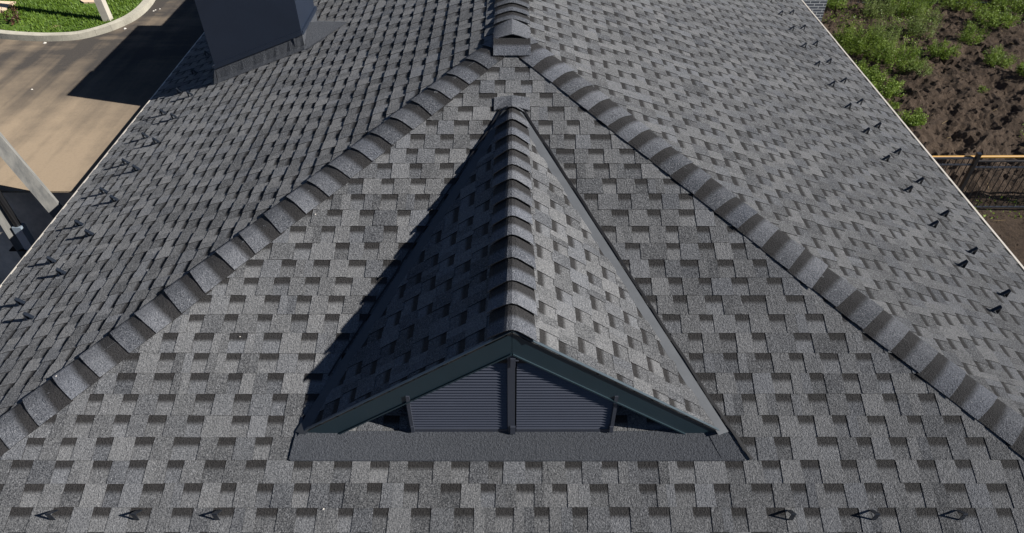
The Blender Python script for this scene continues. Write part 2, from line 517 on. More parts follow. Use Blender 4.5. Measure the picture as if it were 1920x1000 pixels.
# hips: P0 at the corner, D up the hip
hl_ = math.sqrt(2 + T * T)
DL = Vector((1, 1, T)) / hl_; DR = Vector((-1, 1, T)) / hl_
def perp(D, plane_down, other):
    v = Vector(plane_down); v = v - D * v.dot(D); return v.normalized()
fdown = Vector((0, -CS, -SN)); ldown = Vector((-CS, 0, -SN)); rdown = Vector((CS, 0, -SN))
Lh = 4.55 * hl_
PL = Vector((-4.60, YH - 4.60, ZR - T * 4.60))
PR = Vector((4.62, YH - 4.62, ZR - T * 4.62))
cap_row('hip_capping', PL, DL, perp(DL, ldown, 0), perp(DL, fdown, 0), Lh, 0.222, 0.150, 3, 'left hip capping', start=0.05)
cap_row('hip_capping', PR, DR, perp(DR, fdown, 0), perp(DR, rdown, 0), Lh, 0.222, 0.150, 4, 'right hip capping', start=0.12)
# main ridge, running away from the hips
cap_row('ridge_capping', (0, 6.02, ZR), (0, 1, 0), ldown, rdown, YBACK - 6.03, 0.205, 0.165, 5, base=0.03, lift=0.010)
# last ridge piece arched open over a flat piece that covers the meeting of the hips
m = MB()
S = np.linspace(-0.165, 0.165, 15)
def arch(f, s):
    y = 5.865 + 0.33 * f
    rise = (0.028 - 0.004 * f) * (1 - (s / 0.165) ** 2) - T * (0.45 + 0.45 * f) * abs(s)
    return Vector((s, y, ZR + 0.020 - 0.004 * (1 - f) + rise))
for j in range(4):
    for a, b in zip(S, S[1:]):
        f0, f1 = j / 4, (j + 1) / 4
        m.poly([arch(f0, a), arch(f0, b), arch(f1, b), arch(f1, a)], 0.55, 0, [(a, .2)] * 4)
        if j == 0:
            dz = Vector((0, 0, .006)); m.poly([arch(0, a) - dz, arch(0, b) - dz, arch(0, b), arch(0, a)], 0, 0)
m.build('ridge_end_cap', M['cap'], house)
m = MB()
def onfront(x, y, h): return FRONT_O + Vector((x, 0, 0)) + UF * ((y - YFRONT) / CS) + Vector((0, -SN, CS)) * h
a, b, c_, d = (-0.163, 5.69), (0.163, 5.69), (0.163, 5.885), (-0.163, 5.885)
top = [onfront(*q, 0.036 if q[1] < 5.8 else 0.030) for q in (a, b, c_, d)]; bot = [p - Vector((0, 0, 0.006)) for p in top]
m.poly(top, 0.4, 1, [(0, 0), (.3, 0), (.3, 1.0), (0, 1.0)])
for i in range(4): m.poly([bot[i], bot[(i + 1) % 4], top[(i + 1) % 4], top[i]], 0, 0)
m.build('apex_cover_shingle', M['cap'], house)

# ------------------------------------------------------------------ the dormer
DZ = 4.770; DY = 2.62; DX = 1.392
zf = lambda y: ZR + T * (y - YA)              # front slope height
DM = (DZ - zf(DY)) / DX                       # dormer pitch
DYA = YA + (DZ - ZR) / T                      # where its ridge meets the slope
th2 = math.atan(DM); C2, S2 = math.cos(th2), math.sin(th2)
m = MB()
# under-structure (two boarded planes just under the shingles), parent of all dormer parts
e = 0.008
for sg in (-1, 1):
    pts = [(0, DY + .004, DZ - e), (0, DYA, DZ - e), (sg * DX, DY + .004, zf(DY) - e)]
    m.poly(pts if sg < 0 else pts[::-1])
    pts = [(0, DY + .004, DZ - .055), (0, DYA - .1, DZ - .055), (sg * DX * .96, DY + .004, zf(DY) - .02)]
    m.poly(pts)
dormer = m.build('dormer', M['deck'], house)
tag(dormer, 'triangular louvred vent dormer on the front slope')
for sg in (-1, 1):
    m = MB()
    O = Vector((sg * DX, DY - 0.020, DZ - DM * DX)); U = Vector((-sg * C2, 0, S2))
    slope_len = DX / C2; run = DYA - DY
    # valley edge in (a=y from gable, d up): a <= d/slope_len*run ; keep clear of the valley strip
    off = 0.045
    k = run / slope_len
    shingle_slope(m, O, (0, 1, 0), U, 0.0, run + 0.1, 0.0, slope_len, [(-1, 0, 0), (1, -k, 0.03 - off * math.sqrt(1 + k * k))],
                  51 if sg > 0 else 52, phase=0.42, thick=0.006, lift=0.7)
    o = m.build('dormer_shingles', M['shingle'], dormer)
    # valley strip lying on the dormer plane along the valley, standing proud of the main slope
    m = MB()
    N2 = Vector((sg * S2, 0, C2))
    A0 = Vector((0, DYA, DZ)); B0 = Vector((sg * DX, DY, zf(DY)))
    vdir = (B0 - A0).normalized(); inn = (Vector((0, DY, DZ)) - A0); inn = (inn - vdir * inn.dot(vdir)).normalized()
    vlen = (Vector((0, DY, DZ)) - A0 - vdir * (Vector((0, DY, DZ)) - A0).dot(vdir)).length
    xf = 1.49 if sg > 0 else 1.425
    far = Vector((sg * xf, 2.455, zf(2.455)))
    n = 18
    for i in range(n):
        for (w0, w1) in ((0.0, 0.5), (0.5, 1.0)):
            q = []
            for (tt, w) in ((i / n, w0), ((i + 1) / n, w0), ((i + 1) / n, w1), (i / n, w1)):
                outer = A0.lerp(B0, tt) + Vector((sg * 0.012, -0.0, 0.0)) + N2 * 0.008 + Vector((0, -SN, CS)) * 0.016
                inner = A0.lerp(B0, tt) + inn * min(0.095, tt * vlen * 0.97) + N2 * 0.004
                q.append(outer.lerp(inner, w))
            if sg > 0: q.reverse()
            m.poly(q)
        o0 = A0.lerp(B0, i / n) + Vector((sg * 0.012, 0, 0)) + N2 * 0.008 + Vector((0, -SN, CS)) * 0.016
        o1 = A0.lerp(B0, (i + 1) / n) + Vector((sg * 0.012, 0, 0)) + N2 * 0.008 + Vector((0, -SN, CS)) * 0.016
        m.poly([o0, o1, o1 - N2 * 0.005, o0 - N2 * 0.005])
    m.build('valley_strip', M['valley'], dormer); m = MB()
    # tail that runs on to the corner of the apron
    nF = Vector((0, -SN, CS))
    p0 = B0 + Vector((sg * 0.012, 0, 0)) + nF * 0.022; p1 = far + nF * 0.022
    p2 = Vector((sg * 1.34, 2.46, zf(2.46))) + nF * 0.022; p3 = Vector((sg * 1.27, 2.62, zf(2.62))) + nF * 0.022
    q = [p0, p1, p2, p3]; q = q[::-1] if sg > 0 else q
    m.poly(q)
    m.poly([p0, p1, p1 - nF * 0.006, p0 - nF * 0.006]); m.poly([p1, p2, p2 - nF * .006, p1 - nF * .006])
    m.build('valley_tail', M['membrane'], dormer)
    m = MB()          # black strip standing in for shade in the open gap by the main slope
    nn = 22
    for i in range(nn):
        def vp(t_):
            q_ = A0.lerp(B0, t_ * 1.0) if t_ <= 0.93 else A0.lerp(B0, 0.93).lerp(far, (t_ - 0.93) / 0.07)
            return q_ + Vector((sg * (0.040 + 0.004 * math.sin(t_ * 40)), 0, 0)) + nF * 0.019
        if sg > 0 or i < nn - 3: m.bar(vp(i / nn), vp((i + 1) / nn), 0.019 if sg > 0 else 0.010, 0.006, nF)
    m.build('valley_gap_shade', M['black'], dormer)
    # fascia: one metal board up each rake, cut level where it lands on the slope
    m = MB()
    fh = 0.185
    yb = DY - 0.012
    zl = zf(yb) + 0.012
    x_top = (DZ + 0.004 - zl) / DM; x_bot = (DZ + 0.004 - fh - zl) / DM
    pts = [(0, yb, DZ + .004), (sg * x_top, yb, zl), (sg * x_bot, yb, zl), (0, yb, DZ + .004 - fh)]
    m.prism([(p[0] + (sg * 0.001), p[1], p[2]) for p in pts], (0, 0.02, 0))
    # returned drip lip along its lower edge
    a = Vector((sg * 0.004, yb - .005, DZ - fh)); b = Vector((sg * x_bot, yb - .005, zl + 0.004))
    m.bar(a, b, 0.008, 0.010)
    m.build('fascia_board', M['teal'], dormer)
    m = MB()
    m.bar((sg * 0.002, yb + .001, DZ + .011), (sg * x_top, yb + .001, zl + .008), 0.018, 0.003)
    m.build('drip_edge', M['drip'], dormer)
    # louvre panel
    yl = DY + 0.014
    zb = zf(yl) + 0.022
    xa, xb = 0.028, 0.635
    m = MB()
    pitchs = 0.0268
    nsl = 24
    for i in range(nsl):
        zz = zb + 0.03 + i * pitchs
        xe = min(xb, (DZ - 0.12 - zz) / DM + 0.10)
        if xe < xa + 0.03: break
        x0, x1 = (xa, xe) if sg > 0 else (-xe, -xa)
        q = [(x0, yl - .016, zz - .010), (x1, yl - .016, zz - .010), (x1, yl + .000, zz + .007), (x0, yl + .000, zz + .007)]
        m.prism(q, (0, 0.002, -0.003))
    m.build('louvre_slats', M['louvre'], dormer)
    m = MB()
    m.poly([(sg * xa, yl + .03, zb - .02), (sg * xb, yl + .03, zb - .02), (sg * xb, yl + .03, DZ - .06 - DM * xb), (sg * xa, yl + .03, DZ - .12)])
    m.bar((sg * xa, yl - .004, zb + .004), (sg * xb, yl - .004, zb + .004), 0.03, 0.028)
    m.bar((sg * xa, yl + .004, DZ - .185), (sg * (xb + .01), yl + .004, DZ - .185 - DM * (xb - xa)), 0.03, 0.03)
    m.build('louvre_backing', M['louvre_dark'], dormer)
    m = MB()
    zt = DZ - 0.10 - DM * 0.65
    m.box((sg * 0.645, yl - .002, (zb + zt) / 2 - .01), (0.022, 0.044, zt - zb + .03))
    m.box((sg * 0.640, yl - .028, zb + .035), (0.022, 0.012, 0.055)); m.box((sg * 0.640, yl - .028, zt - .05), (0.022, 0.012, 0.07))
    m.build('louvre_side_frame', M['louvre_dark'], dormer)
    # cheek behind the frame
    m = MB()
    m.poly([(sg * 0.652, yl, zf(yl)), (sg * .652, 3.6, zf(3.6)), (sg * .652, 3.6, DZ - DM * .652 - .03), (sg * .652, yl, DZ - DM * .652 - .03)])
    m.build('cheek', M['membrane'], dormer)
m = MB()
zm = DZ - .205
m.box((-0.004, yl - .004, (zb + zm) / 2 - .012), (0.046, 0.044, zm - zb + .025))
m.box((0.006, yl - .033, zb + .03), (0.034, 0.014, 0.075)); m.box((0.006, yl - .033, zm - .045), (0.030, 0.014, 0.07))
m.box((0.030, yl - .033, zm - .03), (0.018, 0.006, 0.006))
m.build('louvre_mullion', M['louvre_dark'], dormer)
# apron of smooth membrane across the foot of the dormer
m = MB()
ap = [(-1.50, 2.452), (-1.335, 2.452), (0.12, 2.452), (1.48, 2.452), (1.44, 2.60), (0.9, 2.625), (0.12, 2.628), (-1.34, 2.64), (-1.39, 2.64)]
h = 0.0165
segs = [([(-1.418, 2.452), (-1.338, 2.452), (-1.338, 2.632), (-1.405, 2.632)], 0.0185), ([(-1.336, 2.452), (0.15, 2.450), (0.15, 2.628), (-1.336, 2.628)], 0.0165),
        ([(0.15, 2.450), (1.49, 2.452), (1.40, 2.628), (0.15, 2.628)], 0.0172),
        ([(-0.66, 2.62), (0.66, 2.62), (0.66, 2.70), (-0.66, 2.70)], 0.0185)]
for pts, h in segs:
    top = [onfront(x, y, h + (0.002 if y < 2.5 else 0.0)) for x, y in pts]
    m.poly(top)
    for i in range(4):
        m.poly([top[i] - Vector((0, 0, .012)), top[(i + 1) % 4] - Vector((0, 0, .012)), top[(i + 1) % 4], top[i]])
m.build('apron_membrane', M['membrane'], dormer)
# dormer ridge capping
cap_row('dormer_ridge_capping', (0, DY - 0.022, DZ), (0, 1, 0), (-C2, 0, -S2), (C2, 0, -S2), DYA - DY + 0.03, 0.208, 0.155, 9,
        parent=dormer, rnd=0.018, base=0.026, lift=0.012)
# the folded shingle over its upper end
m = MB()
for sg in (-1, 1):
    q = [Vector((0, DYA - .115, DZ + .032)), onfront(sg * .150, DYA - .10, .019), onfront(sg * .15, DYA + .03, .018), onfront(0, DYA + .05, .022)]
    if sg < 0: q.reverse()
    m.poly(q[::-1] if False else q, 0.35, 0)
    m.poly([p - Vector((0, 0, .008)) for p in q], 0.0, 0)
    m.poly([q[0], q[1], q[1] - Vector((0, 0, .008)), q[0] - Vector((0, 0, .008))], 0, 0)
m.build('ridge_saddle_shingle', M['cap'], dormer)

# ------------------------------------------------------------------ the chimney
CX0, CX1, CY0, CY1, CT = -3.52, -2.41, 7.65, 8.36, 4.71
zl_ = lambda x: ZR + T * x
m = MB()
ap_h = 0.20
def shaft(m, x0, x1, y0, y1, top, lift):
    m.prism([(x0, y0, zl_(x0) + lift), (x1, y0, zl_(x1) + lift), (x1, y0, top), (x0, y0, top)], (0, y1 - y0, 0))
shaft(m, CX0, CX1, CY0, CY1, CT, ap_h - .01)
chim = m.build('chimney', M['navy'], house, bevel=0.006)
tag(chim, 'navy metal clad chimney on the left slope')
m = MB()   # hem along the bottom of the cladding
m.bar((CX0 - .01, CY0 - .012, zl_(CX0 - .01) + ap_h), (CX1 + .012, CY0 - .012, zl_(CX1 + .012) + ap_h), 0.024, 0.045)
m.bar((CX1 + .012, CY0 - .012, zl_(CX1) + ap_h), (CX1 + .012, CY1 + .012, zl_(CX1) + ap_h), 0.024, 0.045)
m.build('cladding_hem', M['navy'], chim)
# grey membrane upstand
m = MB()
x0, x1, y0, y1 = CX0 - .004, CX1 + .004, CY0 - .004, CY1 + .004
n = 26
for i in range(n):
    xa = x0 + (x1 - x0) * i / n; xb = x0 + (x1 - x0) * (i + 1) / n
    b0 = 0.004 * math.sin(i * 1.3) + 0.003 * math.sin(i * 3.1); b1 = 0.004 * math.sin((i + 1) * 1.3) + 0.003 * math.sin((i + 1) * 3.1)
    m.poly([(xa, y0 - .05, zl_(xa) + .014), (xb, y0 - .05, zl_(xb) + .014), (xb, y0 - .016 + b1, zl_(xb) + .05), (xa, y0 - .016 + b0, zl_(xa) + .05)])
    m.poly([(xa, y0 - .016 + b0, zl_(xa) + .05), (xb, y0 - .016 + b1, zl_(xb) + .05), (xb, y0, zl_(xb) + ap_h), (xa, y0, zl_(xa) + ap_h)])
m.poly([(x0, y0 - .05, zl_(x0) + .014), (x0, y0, zl_(x0) + ap_h), (x0, y1, zl_(x0) + ap_h), (x0 - .05, y1, zl_(x0 - .05) + .014), (x0 - .05, y0 - .05, zl_(x0 - .05) + .014)])
m.poly([(x1, y0, zl_(x1)), (x1, y1, zl_(x1)), (x1, y1, zl_(x1) + ap_h), (x1, y0, zl_(x1) + ap_h)])
m.poly([(x0, y1, zl_(x0)), (x1, y1, zl_(x1)), (x1, y1, zl_(x1) + ap_h), (x0, y1, zl_(x0) + ap_h)][::-1])
m.box((x1 - .10, y0 - .010, zl_(x1 - .1) + .10), (0.012, 0.012, 0.16))
m.build('chimney_flashing', M['membrane'], chim)
# cricket on the uphill side
m = MB()
ym = (CY0 + CY1) / 2 + .02
pk = Vector((CX1 + .004, 7.95, 4.33)); tip = Vector((-1.93, 7.96, zl_(-1.93) + .016))
fa = Vector((CX1 + .004, CY0 - .07, zl_(CX1) + .018)); fb = Vector((CX1 + .004, 8.42, zl_(CX1) + .018))
hb = Vector((CX1 + .09, CY0 - .09, zl_(CX1 + .09) + .018))
m.poly([fa, hb, tip, pk]); m.poly([pk, tip, fb])
m.build('chimney_cricket', M['membrane'], chim)
# unseen shafts added behind the chimney to cast the stepped ground shadow
m = MB()
shaft(m, -3.62, -3.0, 8.40, 9.95, 4.63, 0.0); m.build('added_shadow_shaft', M['navy'], chim)
m = MB()
shaft(m, -3.55, -3.0, 9.96, 11.1, 4.44, 0.0); m.build('added_shadow_shaft', M['navy'], chim)

# ------------------------------------------------------------------ snow guards
def guard_mesh():
    m = MB()
    w = 0.030
    # local: x up the slope, y across, z off the slope
    a, b, c = Vector((0.034, 0, 0.000)), Vector((0.000, 0, 0.072)), Vector((-0.024, 0, 0.000))
    m.bar(a, b, w, 0.005, (0, 0, 1)); m.bar(b, c, w, 0.004, (1, 0, 0))
    
    return m
gm = guard_mesh().build('snow_guard', M['guard'])
gdata = gm.data
COL.objects.unlink(gm); bpy.data.objects.remove(gm)
def guard(P, up, nrm):
    up = Vector(up).normalized(); nrm = Vector(nrm).normalized(); s = nrm.cross(up)
    o = bpy.data.objects.new('snow_guard', gdata); COL.objects.link(o)
    adopt(o, house)
    R = Matrix((up, s, nrm)).transposed().to_4x4()
    o.matrix_basis = Matrix.Translation(P) @ R @ Matrix.Rotation(random.uniform(-.05, .05), 4, 'Z')
NL = Vector((-SN, 0, CS)); NR = Vector((SN, 0, CS)); NF = Vector((0, -SN, CS))
for i in range(13):
    y = 4.087 + 0.527 * i
    for x, dy in ((-4.11, 0.0), (-3.855, -0.262)):
        if y + dy > CY0 - .12 and x > -3.9: continue
        guard(Vector((x, y + dy, zl_(x))) + NL * 0.010, UL, NL)
for i in range(-1, 15):
    y = 4.229 + 0.560 * i
    for x, dy in ((4.215, 0.0), (3.93, -0.30)):
        if i == -1 and x > 4: continue
        if i == -1: continue
        guard(Vector((x + .004 * i, y + dy, ZR - T * (x + .004 * i))) + NR * 0.010, UR, NR)
for x in (-2.825, -2.307, -1.813, 1.714, 2.225, 2.759):
    guard(Vector((x, 2.137, zf(2.137))) + NF * 0.010, UF, NF)

# ------------------------------------------------------------------ left side: road, lawn, poles
ZRD = 3.22  # road raised near eave height so the eave throws little shadow on it
YE = 6.11  # road stops at an added drop that makes the dark area by the poles
m = MB()
xs = np.linspace(-60, -4.42, 40); 
m.prism([(-60, YE, ZRD - .02), (-4.40, YE, ZRD - .02), (-4.40, YE, ZRD), (-60, YE, ZRD)], (0, 70, 0))
road = m.build('road', M['road']); tag(road, 'dusty asphalt road beside the left eave with tyre tracks', 'road', kind='structure')
m = MB()  # wall of the added drop, kept in shade by eave and road lip
m.prism([(-60, YE + .35, -0.05), (-4.40, YE + .35, -0.05), (-4.40, YE + .35, ZRD - .022), (-60, YE + .35, ZRD - .022)], (0, 0.3, 0))
w = m.build('added_drop_wall', mat_plain('rough_concrete', (0.50, 0.43, 0.36), 0.9, 0.2, 0.3, 1.5, bump=0.5))
tag(rebase(w, (-20, YE + .5, 0)), 'added brown wall in the shaded drop below the road by the concrete pole', 'wall')

# kerb and lawn island
kp = [(-160, 45), (-80, 61), (0, 73), (60, 77.5), (100, 78), (150, 74.5), (200, 62), (240, 46), (262, 33), (279, 18), (291, 2), (296, -14), (290, -34), (270, -56), (230, -80), (150, -105), (0, -120)]
kw = [gp(u, v, ZRD) for u, v in kp]
def catmull(P, n=8):
    out = []
    for i in range(len(P) - 1):
        p0, p1, p2, p3 = P[max(i - 1, 0)], P[i], P[i + 1], P[min(i + 2, len(P) - 1)]
        for k in range(n):
            t = k / n
            out.append(0.5 * ((2 * p1) + (-p0 + p2) * t + (2 * p0 - 5 * p1 + 4 * p2 - p3) * t * t + (-p0 + 3 * p1 - 3 * p2 + p3) * t ** 3))
    out.append(P[-1]); return out
kw = catmull(kw)
def inner(P, w):
    out = []
    for i, p in enumerate(P):
        d = (P[min(i + 1, len(P) - 1)] - P[max(i - 1, 0)]); d.z = 0; d.normalize()
        out.append(p + Vector((-d.y, d.x, 0)) * w)
    return out
kin = inner(kw, 0.125); kou = inner(kw, 0.012)
KH = 0.085
m = MB()
kw0 = list(kw)
for i in range(len(kw) - 1):
    zt = Vector((0, 0, KH)); zb_ = Vector((0, 0, -.02))
    g = 0.05 if i % 5 == 0 else 0.0
    def sgm(P): return P[i].lerp(P[i + 1], g), P[i + 1]
    (a0, a1), (b0, b1), (c0, c1) = sgm(kw), sgm(kou), sgm(kin)
    m.poly([a0 + zb_, a1 + zb_, b1 + zt, b0 + zt]); m.poly([b0 + zt, b1 + zt, c1 + zt, c0 + zt]); m.poly([c0 + zt, c1 + zt, c1 + zb_, c0 + zb_])
    if g: m.poly([a0 + zb_, b0 + zt, c0 + zt, c0 + zb_])
    if (i + 1) % 5 == 0: m.poly([a1 + zb_, b1 + zt, c1 + zt, c1 + zb_])
k = m.build('kerb', M['kerb']); tag(k, 'curved pale concrete kerb around the lawn', 'kerb', kind='structure')
# joints between kerb stones are real gaps: thin dark slots
m = MB()
lawn_poly = [(p.x, p.y) for p in kin] + [(-40, kin[-1].y), (-40, kin[0].y)]
m.poly([(x, y, ZRD + .06) for x, y in lawn_poly])
lw = m.build('lawn_soil', M['lawn']); tag(lw, 'soil under the green lawn inside the kerb', 'soil', kind='structure')

def inside(x, y, poly):
    c = False; n = len(poly); j = n - 1
    for i in range(n):
        xi, yi = poly[i]; xj, yj = poly[j]
        if (yi > y) != (yj > y) and x < (xj - xi) * (y - yi) / (yj - yi) + xi: c = not c
        j = i
    return c
path_px = [(-60, 2), (31, 6), (8, 22), (-60, 52)]
path_w = [gp(u, v, ZRD + .06) for u, v in path_px]; path2 = [(p.x, p.y) for p in path_w]
patch_px = [(152, 4), (158, 7), (182, 6.5), (190, -6), (160, -8)]
patch_w = [gp(u, v, ZRD + .06) for u, v in patch_px]; patch2 = [(p.x, p.y) for p in patch_w]
for nm, pw, lb in (('path', path_w, 'beige paved path crossing the lawn corner'), ('bare_patch', patch_w, 'bare sandy patch in the lawn behind the white post')):
    m = MB(); pw = pw[::-1] if (pw[1] - pw[0]).cross(pw[2] - pw[0]).z < 0 else pw
    m.prism([p + Vector((0, 0, -.02)) for p in pw], (0, 0, .045)); o = m.build(nm, M['slab'])
    tag(o, lb, 'path' if nm == 'path' else 'soil', kind='structure')
# grass
m = MB()
R = random.Random(3)
cnt = 0
while cnt < 26000:
    x = R.uniform(-11.5, -5.3); y = R.uniform(9.7, 13.6)
    if not inside(x, y, lawn_poly) or inside(x, y, path2): continue
    nz = math.sin(x * 2.1 + 1.3 * math.sin(y * 1.7)) * math.sin(y * 2.7 + x)
    if inside(x, y, patch2) : continue
    if nz > 0.86 and R.random() < 0.75: continue
    hgt = R.uniform(0.02, 0.055); a = R.uniform(0, 6.28); ln = R.uniform(0.0, 0.035); wd = R.uniform(0.006, 0.012)
    b = Vector((x, y, ZRD + .058)); dx, dy = math.cos(a), math.sin(a)
    tip = b + Vector((dx * ln, dy * ln, hgt))
    m.poly([b + Vector((-dy * wd, dx * wd, 0)), b + Vector((dy * wd, -dx * wd, 0)), tip], min(1, max(0, R.random() * .7 + 0.3 * nz + .15)))
    cnt += 1
g = m.build('lawn_grass', M['grass']); tag(g, 'short bright green lawn grass inside the curved kerb', 'grass', kind='stuff')

# white post on the lawn
pb = gp(203, 38, ZRD + .06)
m = MB(); m.box((0, 0, 1.6), (0.115, 0.11, 3.3)); o = m.build('post', M['post'], bevel=0.006)
o.location = pb; o.rotation_euler = (math.radians(-2.5), math.radians(-3.5), 0)
tag(o, 'pale square timber post standing on the lawn near the kerb', 'post')

# brown sapling on the lawn
def clump(name, base, radius, height, n, mat, size, seed, slender=2.2, dome=1.0, label=None, cat='plant', group=None, stems=10):
    """a loose plant: many stems rising and leaning outwards, each carrying leaves of uneven size"""
    R = random.Random(seed); m = MB(); base = Vector(base); ms = MB()
    ns = max(5, int(stems)); per = max(4, n // ns)
    for i in range(ns):
        a = R.uniform(0, 6.28); r0 = radius * .75 * math.sqrt(R.random())
        p = Vector((math.cos(a) * r0, math.sin(a) * r0, 0))
        a2 = a + R.gauss(0, .7); lean = R.uniform(.1, .75) * radius * .6
        hh = height * R.uniform(.35, 1.1) * (1 - .35 * r0 / radius)
        q = p + Vector((math.cos(a2) * lean, math.sin(a2) * lean, hh))
        mid = p.lerp(q, .5) + Vector((0, 0, hh * .12))
        ms.tube([p, mid, q], [.005, .004, .0015], 3, R.random())
        shade = R.gauss(.5, .18)
        for k in range(per):
            t = R.random() ** .7
            c = p.lerp(mid, t * 2) if t < .5 else mid.lerp(q, t * 2 - 1)
            L = size * R.uniform(.45, 1.5) * (1.15 - .6 * t); Wd = L / (slender * R.uniform(.7, 1.3))
            d = Vector((R.gauss(0, 1), R.gauss(0, 1), R.uniform(-.15, 1.1))).normalized()
            s = d.cross(Vector((R.gauss(0, 1), R.gauss(0, 1), R.gauss(0, .7) + .5))).normalized()
            c = c + Vector((R.gauss(0, 1), R.gauss(0, 1), R.gauss(0, .6))) * size * .5
            if c.z < 0: c.z = 0.005
            b_ = d * L * .45 + Vector((0, 0, L * .08))
            m.poly([c, c + b_ + s * Wd * .5, c + d * L - Vector((0, 0, L * .15)), c + b_ - s * Wd * .5], min(1, max(0, R.gauss(shade, .16))))
    root = empty(name, base, label, cat, group)
    if ns < 45:
        n0 = len(m.v); m.v += ms.v; m.f += [tuple(q + n0 for q in f_) for f_ in ms.f]; m.tone += ms.tone; m.kind += ms.kind; m.uv += ms.uv
    for nm, mm in ((('foliage', m), ('stem', ms)) if ns >= 45 else (('foliage', m),)):
        o = mm.build(nm, mat); o.parent = root
    return root
sp = gp(29, 42, ZRD + .06)
clump('sapling', sp, 0.13, 0.34, 170, M['leaf_brown'], 0.045, 5, 1.8, .5, 'small brown leaved sapling on the lawn', 'plant', stems=5)

# concrete pole with strut, cable duct and cover
def along(u, v, s): return Vector((0, 0, ZC)) + ray(u, v) * s
pc = along(28, 440, 7.75)
pole = empty('utility_pole', (pc.x, pc.y, 0), 'concrete utility pole braced by a leaning strut beside the left eave', 'pole')
m = MB(); m.tube([(pc.x, pc.y, 0), (pc.x, pc.y, 4), (pc.x, pc.y, 8.5)], [0.115, 0.095, 0.08], 4); 
o = m.build('shaft', M['pole'], pole, bevel=0.01)
tp = along(-2, 372, 7.6)
bx = pc + Vector((0.125, -0.03, 0))
ztop = along(32, 412, 7.7).z
m = MB(); m.box((bx.x, bx.y, ztop / 2 + .2), (0.10, 0.09, ztop - .4)); m.build('cable_cover', M['galv'], pole, bevel=0.006)
m = MB(); m.tube([(bx.x, bx.y, ztop - .1), (bx.x - .01, bx.y, ztop + .5), (bx.x - .03, bx.y + .01, 6.5)], 0.036, 10); m.build('cable_duct', M['black'], pole)
m = MB(); m.box((pc.x, pc.y, ztop - .32), (0.19, 0.19, 0.012)); m.build('strap', M['black'], pole)
s0 = along(113, 403, 7.45); s1 = along(0, 270, 7.0)
dd = (s1 - s0).normalized()
sa = s0 - dd * (s0.z / dd.z); sb = s0 + dd * 2.0
m = MB(); m.bar(sa, sb, 0.125, 0.125, (0.5, -0.8, 0.2)); m.build('strut', M['pole'], pole, bevel=0.008)
m = MB(); m.bar(sb - dd * .1, Vector((pc.x, pc.y, (sb - dd * .1).z)), 0.05, 0.08); m.build('bracket', M['galv'], pole)

# ------------------------------------------------------------------ ground
m = MB(); m.poly([(-400, -200, -.25), (400, -200, -.25), (400, 600, -.25), (-400, 600, -.25)])
g = m.build('ground', M['soil']); tag(g, 'dark bare ground around the house', 'ground', kind='structure')

def vnoise(X, Y, seed):
    r = np.random.default_rng(seed); G = r.random((256, 256))
    xi = np.floor(X).astype(int); yi = np.floor(Y).astype(int); fx = X - xi; fy = Y - yi
    fx = fx * fx * (3 - 2 * fx); fy = fy * fy * (3 - 2 * fy)
    g = lambda a, b: G[a % 256, b % 256]
    return (g(xi, yi) * (1 - fx) + g(xi + 1, yi) * fx) * (1 - fy) + (g(xi, yi + 1) * (1 - fx) + g(xi + 1, yi + 1) * fx) * fy
def soil_h(X, Y):
    u = X * .82 + Y * .57; w = -X * .57 + Y * .82
    rid = 1 - np.abs(2 * vnoise(u * .9 + 5, w * 1.9, 1) - 1)
    lump = vnoise(X * 2.3, Y * 2.3, 2); l2 = vnoise(X * 5.1, Y * 5.1, 3); l3 = vnoise(X * 11, Y * 11, 4)
    big = vnoise(X * .5, Y * .5, 9)
    rough = (rid - .5) * .17 + np.maximum(lump - .5, 0) * .34 * (.4 + big) + (l2 - .5) * .13 + (l3 - .5) * .085 + (vnoise(X * 19, Y * 19, 14) - .5) * .04
    till = np.clip((Y - 10.2) / 0.8, 0, 1)
    return rough * (0.16 + .62 * till) + .10 * (vnoise(X * .4, Y * .4, 6) - .5)
xs = np.arange(4.2, 22.0, 0.065); ys = np.arange(2.0, 30.0, 0.065)
X, Y = np.meshgrid(xs, ys); Zs = soil_h(X, Y)
nx, ny = len(xs), len(ys)
me = bpy.data.meshes.new('soil')
V = np.stack([X.ravel(), Y.ravel(), Zs.ravel()], 1)
idx = np.arange(nx * ny).reshape(ny, nx)
Fq = np.stack([idx[:-1, :-1].ravel(), idx[:-1, 1:].ravel(), idx[1:, 1:].ravel(), idx[1:, :-1].ravel()], 1)
me.from_pydata(V.tolist(), [], Fq.tolist()); me.materials.append(M['soil'])
o = bpy.data.objects.new('soil', me); COL.objects.link(o); tag(o, 'dug dark brown soil in mounds right of the roof', 'soil', kind='structure')
def sh(x, y): return float(soil_h(np.array([x]), np.array([y]))[0])

# clods
m = MB(); R = random.Random(21)
for i in range(2600):
    x = R.uniform(5.2, 15); y = R.uniform(6, 22); r = R.uniform(.010, .038) * (1 if y > 10.2 else .5)
    c = Vector((x, y, sh(x, y) + r * .3))
    P = [c + Vector((math.cos(a) * r * R.uniform(.7, 1.3), math.sin(a) * r * R.uniform(.7, 1.3), 0)) for a in (0, 1.26, 2.5, 3.8, 5.0)]
    t = c + Vector((R.uniform(-.3, .3) * r, R.uniform(-.3, .3) * r, r * R.uniform(.6, 1.1)))
    for k in range(5): m.poly([P[k], P[(k + 1) % 5], t])
o = m.build('soil_clods', M['soil']); tag(o, 'loose clods lying over the dug soil', 'soil', kind='stuff')

